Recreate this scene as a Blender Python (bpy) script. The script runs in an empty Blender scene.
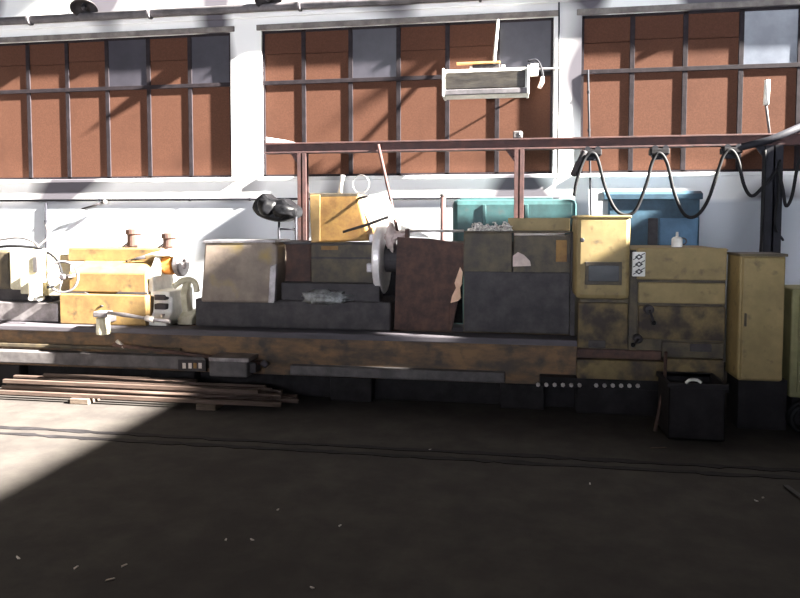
import bpy, bmesh, math, random
from mathutils import Vector, Matrix, Euler
random.seed(7)
S = bpy.context.scene
COL = S.collection
R = math.radians
# ------------------------------------------------------------------ camera
F = 680.0; PITCH = R(3.0); YAW = R(9.3); EYE = Vector((0, 0, 1.6)); V0 = 222 + F*math.tan(PITCH)
cam = bpy.data.cameras.new('camera'); camo = bpy.data.objects.new('camera', cam); COL.objects.link(camo)
camo.location = EYE; camo.rotation_euler = (math.pi/2 - PITCH, 0, YAW)
cam.sensor_width = 36; cam.lens = F*36/800; cam.shift_y = (V0 - 299)/800; cam.clip_end = 200
S.camera = camo
RM = Euler((math.pi/2 - PITCH, 0, YAW)).to_matrix()
def ray(u, v): return RM @ Vector(((u - 400)/F, (V0 - v)/F, -1))
def P(u, v, y):                       # point of the place seen at u,v on the vertical plane y
    d = ray(u, v); return EYE + d*((y - EYE.y)/d.y)
def PZ(u, v, z):
    d = ray(u, v); return EYE + d*((z - EYE.z)/d.z)
def X(u, y, v=260): return P(u, v, y).x
def Z(v, y, u=400): return P(u, v, y).z
# ------------------------------------------------------------------ materials
MATS = {}
def mat(name, c, c2=None, rough=.7, metal=0., scale=6., lo=.4, hi=.65, bump=.15, spec=.22, detail=6, stretch=(1,1,1), extra=None):
    m = bpy.data.materials.new(name); m.use_nodes = True; nt = m.node_tree; N = nt.nodes; L = nt.links
    b = N['Principled BSDF']; b.inputs['Roughness'].default_value = rough; b.inputs['Metallic'].default_value = metal
    b.inputs['Specular IOR Level'].default_value = spec
    tc = N.new('ShaderNodeTexCoord'); mp = N.new('ShaderNodeMapping'); mp.inputs['Scale'].default_value = stretch
    L.new(tc.outputs['Object'], mp.inputs['Vector'])
    n = N.new('ShaderNodeTexNoise'); n.inputs['Scale'].default_value = scale; n.inputs['Detail'].default_value = detail; n.inputs['Roughness'].default_value = .65
    L.new(mp.outputs['Vector'], n.inputs['Vector'])
    r = N.new('ShaderNodeValToRGB'); r.color_ramp.elements[0].position = lo; r.color_ramp.elements[1].position = hi
    c2 = c2 or tuple(x*.7 for x in c)
    r.color_ramp.elements[0].color = (*c2, 1); r.color_ramp.elements[1].color = (*c, 1)
    L.new(n.outputs['Fac'], r.inputs['Fac'])
    out = r.outputs['Color']
    if extra:
        n2 = N.new('ShaderNodeTexNoise'); n2.inputs['Scale'].default_value = extra[1]; n2.inputs['Detail'].default_value = 8
        L.new(tc.outputs['Object'], n2.inputs['Vector'])
        r2 = N.new('ShaderNodeValToRGB'); r2.color_ramp.elements[0].position = extra[2]; r2.color_ramp.elements[1].position = extra[3]
        L.new(n2.outputs['Fac'], r2.inputs['Fac'])
        mx = N.new('ShaderNodeMixRGB'); L.new(r2.outputs['Color'], mx.inputs['Fac']); L.new(out, mx.inputs['Color1'])
        mx.inputs['Color2'].default_value = (*extra[0], 1); out = mx.outputs['Color']
    L.new(out, b.inputs['Base Color'])
    if bump:
        bp = N.new('ShaderNodeBump'); bp.inputs['Strength'].default_value = bump; bp.inputs['Distance'].default_value = .02
        L.new(n.outputs['Fac'], bp.inputs['Height']); L.new(bp.outputs['Normal'], b.inputs['Normal'])
    MATS[name] = m
    return m
YEL = mat('yellow_paint', (.26,.165,.062), (.165,.105,.045), scale=5, rough=.55, extra=((.08,.055,.035), 9, .56, .74))
YEL2 = mat('olive_yellow_paint', (.265,.198,.09), (.195,.145,.068), scale=4, rough=.55, extra=((.08,.06,.04), 12, .60, .80))
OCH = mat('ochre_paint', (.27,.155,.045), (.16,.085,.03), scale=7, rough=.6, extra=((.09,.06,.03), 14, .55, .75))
YBED = mat('worn_yellow_bed', (.18,.105,.052), (.07,.05,.037), scale=2.5, rough=.6, lo=.4, hi=.62, stretch=(1,1,3), extra=((.05,.04,.035), 7, .5, .68))
CREAM = mat('cream_paint', (.62,.58,.45), (.42,.38,.27), scale=6, rough=.5, extra=((.12,.10,.08), 12, .62, .78))
GUARD = mat('dusty_guard', (.23,.185,.15), (.15,.12,.10), scale=4, rough=.6, extra=((.25,.185,.075), 3, .54, .68))
STEEL = mat('worn_steel', (.30,.28,.29), (.16,.145,.15), scale=8, rough=.42, metal=.6)
WAY = mat('guideway_steel', (.11,.10,.115), (.07,.064,.073), scale=5, rough=.75, metal=.1, stretch=(.2,1,1))
BRIGHT = mat('bright_steel', (.62,.58,.56), (.42,.38,.36), scale=10, rough=.35, metal=.6)
DARK = mat('oily_dark_iron', (.055,.048,.05), (.028,.025,.028), scale=7, rough=.6)
OLIVE = mat('oily_olive_iron', (.095,.075,.045), (.045,.037,.03), scale=7, rough=.55)
RUST = mat('rusty_brown_steel', (.10,.054,.042), (.05,.032,.029), scale=9, rough=.75)
BEAMM = mat('red_oxide_steel', (.085,.042,.038), (.05,.03,.03), scale=9, rough=.7)
POSTM = mat('dark_post_paint', (.022,.022,.028), (.015,.015,.019), scale=6, rough=.65, spec=.12)
BOARD = mat('brown_fibreboard', (.092,.042,.027), (.072,.032,.021), scale=60, rough=.9, bump=.05, spec=.1, extra=((.060,.027,.018), 1.6, .52, .75))
BOARD2 = mat('brown_fibreboard_offcut', (.086,.039,.026), (.068,.030,.020), scale=60, rough=.9, bump=.05, spec=.1)
MULL = mat('mullion_paint', (.024,.019,.022), (.015,.012,.014), scale=12, rough=.7, spec=.1)
GLASSY = mat('dusty_glass', (.045,.042,.053), (.032,.03,.039), scale=3, rough=.35, bump=.02, spec=.5)
GLASSB = mat('pale_dusty_glass', (.12,.135,.165), (.08,.09,.115), scale=3, rough=.35, bump=.02, spec=.5)
LEDGE = mat('dusty_ledge', (.22,.20,.185), (.13,.115,.11), scale=5, rough=.85)
WHITE = mat('painted_light_white', (.75,.74,.70), (.55,.54,.5), scale=6, rough=.5)
PAPER = mat('paper', (.8,.79,.75), (.72,.71,.66), scale=6, rough=.85, bump=.05)
BLACKP = mat('black_plastic', (.006,.006,.007), (.004,.004,.005), scale=8, rough=.45, spec=.14)
RUBBER = mat('black_rubber', (.014,.014,.016), (.009,.009,.01), scale=8, rough=.6, spec=.12)
TEAL = mat('teal_paint', (.035,.092,.095), (.025,.055,.058), scale=4, rough=.5, extra=((.06,.06,.06), 8, .6, .8))
BLUE = mat('blue_paint', (.04,.085,.125), (.025,.05,.075), scale=4, rough=.5)
BLUE2 = mat('light_blue_paint', (.085,.17,.27), (.06,.12,.19), scale=4, rough=.5)
ORANGE = mat('orange_primer', (.55,.22,.035), (.38,.14,.03), scale=8, rough=.5)
WOOD = mat('raw_wood', (.50,.30,.12), (.36,.19,.07), scale=5, rough=.8, stretch=(1,8,8))
WOODG = mat('grey_wood', (.17,.13,.10), (.10,.075,.06), scale=5, rough=.85, stretch=(1,8,8))
SCREEN = mat('dark_screen_glass', (.03,.034,.038), (.02,.022,.026), scale=5, rough=.2, spec=.5)
BARM = mat('rusted_bar_stock', (.125,.088,.072), (.075,.052,.044), scale=12, rough=.6, metal=.2, stretch=(.3,3,3))
SWARF = mat('metal_swarf', (.85,.83,.8), (.3,.28,.28), scale=40, rough=.4, metal=.5)
LENS = mat('dusty_lamp_lens', (.05,.044,.036), (.022,.019,.017), scale=4, rough=.3, stretch=(1,1,4))
GREENY = mat('green_yellow_paint', (.23,.21,.10), (.15,.14,.07), scale=4, rough=.55)
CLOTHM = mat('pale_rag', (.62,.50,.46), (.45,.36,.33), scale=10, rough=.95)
PLAST = mat('clear_wrap', (.35,.36,.36), (.12,.12,.12), scale=14, rough=.3)
PIPEM = mat('dusty_pipe', (.14,.13,.14), (.075,.07,.075), scale=4, rough=.7)
BLK = mat('black_oily_iron', (.020,.018,.020), (.011,.010,.011), scale=7, rough=.7, spec=.12)
YEL3 = mat('grimy_yellow_paint', (.185,.135,.06), (.10,.073,.036), scale=4, rough=.6, extra=((.035,.026,.022), 6, .44, .62))
SUNFLECK = mat('painted_sun_tone', (.75,.50,.36), (.6,.38,.26), scale=6, rough=.7)  # colour of a sunlit spot on the guard box
RIM = mat('polished_plate_rim', (.80,.76,.75), (.6,.56,.56), scale=6, rough=.35, metal=.2)
GREYB = mat('grey_painted_steel', (.12,.11,.11), (.07,.064,.066), scale=6, rough=.75)
# wall: dirty whitewash, bluish shade painted into its lower band, floor: dark oily concrete
def wall_mat():
    m = bpy.data.materials.new('whitewash_shaded_below'); m.use_nodes = True; N = m.node_tree.nodes; L = m.node_tree.links
    b = N['Principled BSDF']; b.inputs['Roughness'].default_value = .9; b.inputs['Specular IOR Level'].default_value = .1
    g = N.new('ShaderNodeNewGeometry'); sp = N.new('ShaderNodeSeparateXYZ'); L.new(g.outputs['Position'], sp.inputs[0])
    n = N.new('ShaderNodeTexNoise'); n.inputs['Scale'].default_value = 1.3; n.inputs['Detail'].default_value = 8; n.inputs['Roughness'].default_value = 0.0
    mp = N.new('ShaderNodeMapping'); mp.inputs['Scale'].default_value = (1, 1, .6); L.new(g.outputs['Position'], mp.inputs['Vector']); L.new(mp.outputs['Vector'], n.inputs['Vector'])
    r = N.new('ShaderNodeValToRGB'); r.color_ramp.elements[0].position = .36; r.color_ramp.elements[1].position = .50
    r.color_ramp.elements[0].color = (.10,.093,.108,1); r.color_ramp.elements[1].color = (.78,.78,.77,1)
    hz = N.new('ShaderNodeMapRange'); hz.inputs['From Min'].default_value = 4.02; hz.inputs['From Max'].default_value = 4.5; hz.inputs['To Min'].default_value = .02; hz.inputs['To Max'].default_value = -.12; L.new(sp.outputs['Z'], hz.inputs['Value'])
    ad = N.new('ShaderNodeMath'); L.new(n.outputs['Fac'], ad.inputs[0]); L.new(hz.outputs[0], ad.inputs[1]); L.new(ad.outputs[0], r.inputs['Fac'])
    r2 = N.new('ShaderNodeValToRGB'); r2.color_ramp.elements[0].position = .3; r2.color_ramp.elements[1].position = .6
    r2.color_ramp.elements[0].color = (.36,.38,.41,1); r2.color_ramp.elements[1].color = (.60,.62,.66,1); L.new(n.outputs['Fac'], r2.inputs['Fac'])
    ma = N.new('ShaderNodeMath'); ma.operation = 'MULTIPLY_ADD'; ma.inputs[1].default_value = .10; L.new(n.outputs['Fac'], ma.inputs[0]); L.new(sp.outputs['Z'], ma.inputs[2])
    cr = N.new('ShaderNodeMapRange'); cr.inputs['From Min'].default_value = 1.86; cr.inputs['From Max'].default_value = 1.92; L.new(ma.outputs[0], cr.inputs['Value'])
    mx = N.new('ShaderNodeMixRGB'); L.new(cr.outputs[0], mx.inputs['Fac']); L.new(r2.outputs['Color'], mx.inputs['Color1']); L.new(r.outputs['Color'], mx.inputs['Color2'])
    L.new(mx.outputs['Color'], b.inputs['Base Color'])
    return m
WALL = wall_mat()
DIM = mat('dim_plaster', (.07,.066,.063), (.05,.047,.045), scale=2, rough=.9, bump=.05)  # unseen walls and ceiling kept dark to cut bounced light
FLOOR = mat('oily_concrete', (.058,.052,.047), (.041,.036,.034), scale=3.2, rough=.85, detail=10, bump=.25, spec=.12, extra=((.034,.029,.028), .9, .52, .76))
# ------------------------------------------------------------------ mesh builder
class MB:
    def __init__(s): s.bm = bmesh.new()
    def _bev(s, verts, bev, seg=2):
        if bev > 0:
            es = list({e for v in verts for e in v.link_edges})
            bmesh.ops.bevel(s.bm, geom=es, offset=bev, segments=seg, affect='EDGES', profile=.5, clamp_overlap=True)
    def box(s, x0, x1, y0, y1, z0, z1, bev=.006):
        r = bmesh.ops.create_cube(s.bm, size=1)
        for v in r['verts']: v.co = Vector(((x0+x1)/2 + v.co.x*(x1-x0), (y0+y1)/2 + v.co.y*(y1-y0), (z0+z1)/2 + v.co.z*(z1-z0)))
        s._bev(r['verts'], min(bev, .3*min(abs(x1-x0), abs(y1-y0), abs(z1-z0)))); return s
    def pbox(s, u0, v0, u1, v1, yf, dep, bev=.008):
        um, vm = (u0+u1)/2, (v0+v1)/2
        return s.box(X(u0,yf,vm), X(u1,yf,vm), yf, yf+dep, Z(v1,yf,um), Z(v0,yf,um), bev)
    def poly(s, pts, ext, bev=.008):           # closed outline swept by ext
        a = [s.bm.verts.new(p) for p in pts]; b = [s.bm.verts.new(Vector(p)+Vector(ext)) for p in pts]
        n = len(a); s.bm.faces.new(a); s.bm.faces.new(b[::-1])
        for i in range(n): s.bm.faces.new((a[i], b[i], b[(i+1)%n], a[(i+1)%n]))
        bmesh.ops.recalc_face_normals(s.bm, faces=list({f for v in a+b for f in v.link_faces}))
        s._bev(a+b, bev); return s
    def pprism(s, pts, yf, dep, bev=.008): return s.poly([P(u,v,yf) for u,v in pts], (0,dep,0), bev)
    def xprism(s, yz, x0, x1, bev=.006): return s.poly([(x0,y,z) for y,z in yz], (x1-x0,0,0), bev)
    def tube(s, pts, r, n=10, cap=True):
        pts = [Vector(p) for p in pts]; rr = r if isinstance(r, (list,tuple)) else [r]*len(pts); rings = []
        up = None
        for i, p in enumerate(pts):
            t = (pts[min(i+1,len(pts)-1)] - pts[max(i-1,0)]).normalized()
            if up is None:
                up = Vector((0,0,1)) if abs(t.z) < .9 else Vector((1,0,0))
            a = t.cross(up).normalized(); up = a.cross(t).normalized()
            rings.append([s.bm.verts.new(p + (a*math.cos(2*math.pi*k/n) + up*math.sin(2*math.pi*k/n))*rr[i]) for k in range(n)])
        fs = []
        for i in range(len(rings)-1):
            for k in range(n): fs.append(s.bm.faces.new((rings[i][k], rings[i][(k+1)%n], rings[i+1][(k+1)%n], rings[i+1][k])))
        for f in fs: f.smooth = True
        if cap: fs.append(s.bm.faces.new(rings[0][::-1])); fs.append(s.bm.faces.new(rings[-1]))
        bmesh.ops.recalc_face_normals(s.bm, faces=fs); return s
    def revolve(s, o, ax, prof, n=28):          # prof: (distance along axis, radius)
        o = Vector(o); ax = Vector(ax).normalized(); a = ax.orthogonal().normalized(); b = ax.cross(a); rings = []
        for d, r in prof:
            rings.append([s.bm.verts.new(o + ax*d + (a*math.cos(2*math.pi*k/n) + b*math.sin(2*math.pi*k/n))*max(r,.0005)) for k in range(n)])
        fs = []
        for i in range(len(rings)-1):
            for k in range(n): fs.append(s.bm.faces.new((rings[i][k], rings[i][(k+1)%n], rings[i+1][(k+1)%n], rings[i+1][k])))
        fs.append(s.bm.faces.new(rings[0][::-1])); fs.append(s.bm.faces.new(rings[-1]))
        bmesh.ops.recalc_face_normals(s.bm, faces=fs); return s
    def ring(s, o, ax, Rr, r, n=36, k=8):
        o = Vector(o); ax = Vector(ax).normalized(); a = ax.orthogonal().normalized(); b = ax.cross(a); rings = []
        for i in range(n):
            t = 2*math.pi*i/n; d = a*math.cos(t) + b*math.sin(t)
            rings.append([s.bm.verts.new(o + d*(Rr + r*math.cos(2*math.pi*j/k)) + ax*r*math.sin(2*math.pi*j/k)) for j in range(k)])
        fs = []
        for i in range(n):
            for j in range(k):
                f = s.bm.faces.new((rings[i][j], rings[(i+1)%n][j], rings[(i+1)%n][(j+1)%k], rings[i][(j+1)%k])); f.smooth = True; fs.append(f)
        bmesh.ops.recalc_face_normals(s.bm, faces=fs); return s
    def blob(s, c, sx, sy, sz, amp=.15, sub=3, freq=2.5, seed=0, floor=None):
        from mathutils import noise
        r = bmesh.ops.create_icosphere(s.bm, subdivisions=sub, radius=1)
        for v in r['verts']:
            k = 1 + amp*2*noise.noise(v.co*freq + Vector((seed*3.1,seed,1)))
            v.co = Vector((c[0]+v.co.x*sx*k, c[1]+v.co.y*sy*k, c[2]+v.co.z*sz*k))
            if floor is not None: v.co.z = max(v.co.z, floor)
        for v in r['verts']:
            for f in v.link_faces: f.smooth = True
        return s
def topo(o):
    while o.parent: o = o.parent
    return o
def obj(name, m, material, parent=None, label=None, cat=None, group=None, kind=None):
    bm = m.bm; me = bpy.data.meshes.new(name); o = bpy.data.objects.new(name, me); COL.objects.link(o)
    if parent is not None:
        off = topo(parent).location.copy(); o.parent = parent
    elif kind == 'structure':
        off = Vector((0,0,0))
    else:
        xs = [v.co for v in bm.verts]
        off = Vector(((min(v.x for v in xs)+max(v.x for v in xs))/2, (min(v.y for v in xs)+max(v.y for v in xs))/2, min(v.z for v in xs))); o.location = off
    for v in bm.verts: v.co -= off
    bm.to_mesh(me); bm.free(); me.materials.append(material)
    if label: o['label'] = label
    if cat: o['category'] = cat
    if group: o['group'] = group
    if kind: o['kind'] = kind
    return o
def thing(name, label, cat, loc, group=None, kind=None):
    o = bpy.data.objects.new(name, None); COL.objects.link(o); o.location = loc; o.empty_display_size = .1
    o['label'] = label; o['category'] = cat
    if group: o['group'] = group
    if kind: o['kind'] = kind
    return o
def dup(root, loc, label=None):
    r = root.copy(); COL.objects.link(r); r.location = loc
    if label: r['label'] = label
    for c in list(root.children):
        d = c.copy(); COL.objects.link(d); d.parent = r
        for g in list(c.children):
            e = g.copy(); COL.objects.link(e); e.parent = d
    return r
def struct(name, m, material, parent=None, label=None, cat=None):
    return obj(name, m, material, parent, label, cat, kind=None if parent else 'structure')
def curve_pts(ctrl, n=8):                       # Catmull-Rom
    c = [Vector(p) for p in ctrl]; c = [c[0]*2-c[1]] + c + [c[-1]*2-c[-2]]; out = []
    for i in range(1, len(c)-2):
        for k in range(n):
            t = k/n; a,b,d,e = c[i-1],c[i],c[i+1],c[i+2]
            out.append(.5*((2*b)+(d-a)*t+(2*a-5*b+4*d-e)*t*t+(3*b-a-3*d+e)*t**3))
    out.append(c[-2]); return out
# ================================================================== SETTING
WY = 8.2; WT = .045; XL, XR, YF, HC = -8.5, 5.0, -12.0, 11.5
struct('floor', MB().box(XL-.3, XR+.3, YF-.3, WY+.4, -.2, 0, 0), FLOOR, label='dark oily concrete workshop floor', cat='floor')
struct('ceiling', MB().box(XL-.3, XR+.3, YF-.3, WY+.4, HC, HC+.2, 0), DIM, label='unseen dark workshop ceiling', cat='ceiling')
struct('wall_left', MB().box(XL-.25, XL, YF-.25, WY+.3, 0, HC, 0), DIM, label='unseen left end wall, kept dark', cat='wall')
struct('wall_front', MB().box(XL, -7.5, YF-.25, YF, 0, HC, 0).box(4, XR, YF-.25, YF, 0, HC, 0).box(-7.5, 4, YF-.25, YF, 4.2, HC, 0).box(-7.5, 4, YF-.25, YF, 0, .5, 0), DIM, label='unseen front wall with gate opening added for fill light', cat='wall')  # gate added to let fill light reach the lathe
m = MB()                                         # sunny side: unseen, tall opening with edges stepped to shape the sunlight
SILL = 4.87
m.box(XR, XR+.25, YF-.25, 4.35, 0, SILL, 0).box(XR, XR+.25, 4.35, WY+.3, 0, 3.83, 0)
m.box(XR, XR+.25, 4.35, 4.92, 3.83, 5.9, 0).box(XR, XR+.25, 4.92, 5.09, 4.45, 5.9, 0).box(XR, XR+.25, 4.92, 5.09, 3.83, 3.93, 0).box(XR, XR+.25, 5.09, 5.75, 3.83, 5.35, 0)  # blocks added to shade the carriage, with a slot lighting the control box
m.box(XR, XR+.25, YF-.25, WY+.3, HC-.2, HC, 0).box(XR, XR+.25, YF-.25, -2.6, SILL, HC, 0)
struct('wall_right', m, DIM, label='unseen right end wall, high opening stepped to shape the sun', cat='wall')
w4 = MB()
for y in (-.9, .9): w4.box(XR+.08, XR+.16, y-.03, y+.03, SILL, HC-.2, 0)
w4.box(XR+.06, XR+.18, 7.2, WY+.3, 7.2, 7.3, 0)  # short bar added to cast a diagonal shadow on the middle window
struct('window_4', w4, MULL, label='unseen bars of the right opening, one added for its shadow', cat='window')
struct('wall_shade_blocker', MB().box(-7.5, 4, -2.2, -2.0, 0, 1.45, 0), DIM, label='unseen low blocker added behind the viewer for shade', cat='wall')  # unseen blocker added to darken the near floor and lower lathe
# back wall with three openings
ZT = Z(24, WY); ZS = Z(175.5, WY)
WINS = [[-13,27,66,106,147.5,189,231], [262,303,350,398,447,497,553], [581,632,685,741,800,858,915]]
xs = [[X(u, WY, 100) for u in w] for w in WINS]
ml = xs[0][1]-xs[0][0]
m = MB(); x0 = XL
for w in xs:
    m.box(x0, w[0], WY, WY+.3, ZS, ZT, 0); x0 = w[-1]
m.box(x0, XR, WY, WY+.3, ZS, ZT, 0)
m.box(XL, XR, WY, WY+.3, 0, ZS, 0).box(XL, XR, WY, WY+.3, ZT, HC, 0)
struct('wall_back', m, WALL, label='long whitewashed wall with bluish shade painted on lower band', cat='wall')
ZC = Z(78, WY)
GREY = [{3: GLASSY, 5: GLASSY}, {2: GLASSY, 5: GLASSY}, {3: GLASSB}]
LBL = ['boarded-up window with grey panes at left of the wall', 'boarded-up window in the middle behind the hanging lamp', 'boarded-up window at right with pale glass pane above']
for i, w in enumerate(xs):
    root = thing('window_%d' % (i+1), LBL[i], 'window', ((w[0]+w[-1])/2, WY+.05, ZS), kind='structure')
    b = MB(); t = MB(); g = {}
    for k in range(6):
        a, c = w[k]+.006, w[k+1]-.006; yb = WY+WT
        b.box(a, c, yb, yb+.02, ZS+.01, ZC, .002)
        if k in GREY[i]:
            g.setdefault(GREY[i][k], []).append((a, c))
        else:
            zs = ZT-.28 + random.uniform(-.03,.02)
            b.box(a, c, yb, yb+.02, ZC+.004, zs-.005, .002); t.box(a, c, yb-.002, yb+.018, zs, ZT-.01, .002)
    obj('board', b, BOARD, root); obj('board_offcut', t, BOARD2, root)
    for mt_, sp in g.items():
        for a, c in sp: obj('glass_pane', MB().box(a, c, WY+WT-.004, WY+WT+.006, ZC+.004, ZT-.01, 0), mt_, root, label='dusty grey glass pane')
    fr = MB(); y0, y1 = WY+WT-.016, WY+WT+.03
    obj('backing', MB().box(w[0]+.002, w[-1]-.002, WY+WT+.04, WY+WT+.06, ZS+.002, ZT-.002, 0), MULL, root)
    fr.box(w[0]+.001, w[0]+.03, y0, y1, ZS, ZT-.001, 0).box(w[-1]-.03, w[-1]-.001, y0, y1, ZS, ZT-.001, 0)
    fr.box(w[0], w[-1], y0, y1, ZS, ZS+.03, 0).box(w[0], w[-1], y0, y1, ZT-.03, ZT-.001, 0)
    obj('window_frame', fr, MULL, root)
    for x in w[1:-1]: obj('mullion', MB().box(x-.027, x+.027, y0, y1, ZS, ZT-.001, .003), MULL, root)
    obj('crossbar', MB().box(w[0], w[-1], y0-.006, y1, ZC-.025, ZC+.025, .003), MULL, root)
for i, w in enumerate(xs):                      # sills and lintel ledges
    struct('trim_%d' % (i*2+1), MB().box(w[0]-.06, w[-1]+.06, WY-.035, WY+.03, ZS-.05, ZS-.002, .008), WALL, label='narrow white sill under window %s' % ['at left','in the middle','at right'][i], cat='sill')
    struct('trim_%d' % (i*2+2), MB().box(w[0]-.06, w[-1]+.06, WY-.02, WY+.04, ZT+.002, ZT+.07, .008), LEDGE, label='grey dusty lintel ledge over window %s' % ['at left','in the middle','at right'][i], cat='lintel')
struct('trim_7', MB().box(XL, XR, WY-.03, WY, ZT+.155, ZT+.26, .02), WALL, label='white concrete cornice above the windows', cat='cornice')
# floor rails sunk into the concrete
m = MB()
for (ua,va,ub,vb) in ((0,423,400,453),(0,429.5,400,459.5)):
    ym = (PZ(ua,va,.004).y+PZ(ub,vb,.004).y)/2
    up = []; lo = []; x = XL+.1
    while x < XR-.1:
        up.append((x, ym+.012+random.random()*.03, -.01)); lo.append((x, ym-.012-random.random()*.03, -.01)); x += random.uniform(.04,.14)
    m.poly(lo+up[::-1], (0,0,.014), 0)
struct('trim_8', m, BLK, label='pair of dark narrow rails sunk in floor', cat='rail')
# upper glazing strip just entering at the top of the frame
def wall_pipe(name, pts, r, mt_, label, cat='pipe', clips=(), group=None):
    t = thing(name, label, cat, pts[0], group)
    obj('pipe', MB().tube(pts, r, 12), mt_, t)
    for c in clips: obj('clip', MB().revolve(c[0], c[1], [(-.015,r*1.25),(-.013,r*1.45),(.013,r*1.45),(.015,r*1.25)], 14), mt_, t)
    return t
py = WY-.08
a, b = P(-40,27,py), P(300,1.5,py)
zp = P(120,15,py).z
wall_pipe('heating_pipe', [(XL+.05,py,zp),(XR-.05,py,zp)], .05, PIPEM, 'fat grey pipe running along the wall above the windows', clips=[((P(u,15,py).x,py,zp),(1,0,0)) for u in (30,150,300,480,620,760)])
cy = WY-.015
zc = Z(200, cy, 100)
wall_pipe('conduit', [(XL+.05,cy,zc),(X(560,cy,200),cy,zc)], .014, POSTM, 'thin grey conduit running along the top of blue band', cat='conduit', clips=[((X(u,cy,200),cy,zc),(1,0,0)) for u in (100,190,250)])
wall_pipe('conduit', [P(46,203,cy),P(46,245,cy),P(46,300,cy)], .014, POSTM, 'short vertical conduit behind the cream carriage at far left', cat='conduit', clips=[(P(46,221,cy),(0,0,1))])
wall_pipe('conduit', [P(588,70,cy),P(589,120,cy),P(591,215,cy),P(592,300,cy)], .012, POSTM, 'vertical conduit on white pillar beside right window', cat='conduit', clips=[(P(588.5,92,cy),(0,0,1)),(P(589,130,cy),(0,0,1))])
wall_pipe('conduit', [P(559,2,cy),P(559,60,cy),P(557,182,cy)], .009, POSTM, 'thin dark cable down the pillar beside the hanging lamp', cat='conduit')
# small bracket lug on the left conduit
t = thing('wall_bracket', 'small dark hook bracket under the conduit at left', 'bracket', P(100,204,cy-.06))
obj('arm', MB().tube([P(82,209,cy-.05),P(105,202,cy-.05)], .012), DARK, t); obj('knob', MB().blob(P(105,202,cy-.055), .028,.028,.028,.05), BRIGHT, t)
# ================================================================== LAMPS HIGH ON THE WALL
def dish(u, v, label):
    c = P(u, v, WY-.17)
    t = thing('reflector_lamp', label, 'lamp', c, 'dark dish lamps above the windows')
    ax = Vector((.25,-.45,-1)).normalized()
    obj('shade', MB().revolve(c, ax, [(-.13,.03),(-.12,.05),(-.03,.12),(.03,.165),(.035,.165),(.033,.155),(-.02,.11),(-.05,.05)], 32), DARK, t)
    obj('bulb', MB().revolve(c, ax, [(-.05,.02),(0,.035),(.03,.03),(.045,.01)], 16), GLASSY, t)
    obj('arm', MB().tube(curve_pts([c-ax*.12, c-ax*.18+Vector((0,.03,0)), Vector((c.x,WY-.02,c.z+.2))]), .014), GREYB, t)
    obj('wall_plate', MB().revolve((c.x,WY-.02,c.z+.2),(0,1,0),[(0,.05),(.02,.05)],16), GREYB, t)
dish(84, 7, 'dark dish lamp above the left window'); dish(268, -2, 'dark dish lamp cut off at top above white pillar')
# hanging fluorescent fitting
ly = 7.72
t = thing('strip_lamp', 'white strip lamp fixed in front of the middle window', 'lamp', P(486,95,ly))
x0, x1 = X(443,ly,80), X(528,ly,80); z0, z1 = Z(94,ly,486), Z(70,ly,486)
obj('housing', MB().xprism([(ly+.03,z1-.02),(ly+.06,z1+.03),(ly+.26,z1+.03),(ly+.28,z0+.04),(ly+.24,z0-.01),(ly+.03,z0+.02)], x0, x1), WHITE, t)
obj('lens', MB().box(x0+.03, x1-.03, ly+.005, ly+.03, z0+.065, z1-.012, .008), LENS, t, label='dusty brownish lamp lens')
obj('lens_rim', MB().box(x0, x1, ly, ly+.032, z0, z0+.06, .008), PIPEM, t)
for xa in (x0-.012, x1-.012): obj('end_cap', MB().box(xa, xa+.026, ly-.012, ly+.285, z0-.012, z1+.035, .008), WHITE, t)
j = P(528,70,ly+.1)
obj('bracket_arm', MB().tube([Vector((x1-.05,ly+.14,z1+.03)), P(535,69,ly+.14), P(562,68,8.17)], .011), GREYB, t)
obj('strut', MB().tube([Vector((X(493,ly,60),ly+.2,z1+.03)), P(498,20,WY-.05)], .018), WHITE, t)
h = P(531,66,ly+.12)
obj('junction_box', MB().box(h.x-.01,h.x+.08,ly+.08,ly+.2,h.z-.1,h.z+.02,.01), WHITE, t)
obj('lead', MB().tube(curve_pts([P(528,61,ly+.12), P(536,60,ly+.12), P(540.5,66,ly+.1), P(543,78,ly+.09), P(540,88,ly+.08)]), .012), POSTM, t)
obj('plug', MB().tube([P(542.5,77,ly+.09), P(542,82,ly+.085), P(539.5,88,ly+.08)], [.02,.026,.022]), CLOTHM, t)
zt = z1+.03
obj('slat', MB().box(X(456,ly,58),X(500,ly,58),ly+.06,ly+.1,zt+.055,zt+.08,.004), WOOD, None, 'thin orange wooden slat lying on clutter atop the strip lamp', 'slat')
m = MB().box(X(472,ly,65),X(500,ly,65),ly+.07,ly+.2,zt+.001,zt+.05,.01)
t = thing('lamp_ballast', 'dark clutter of old ballast on top of strip lamp', 'ballast', (X(486,ly,65),ly+.13,zt))
obj('body', m, DARK, t)
for u in (471,503): obj('terminal', MB().box(X(u,ly,65)-.02,X(u,ly,65)+.02,ly+.08,ly+.13,zt+.002,zt+.04,.006), WHITE, t, label='white terminal block')
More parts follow.
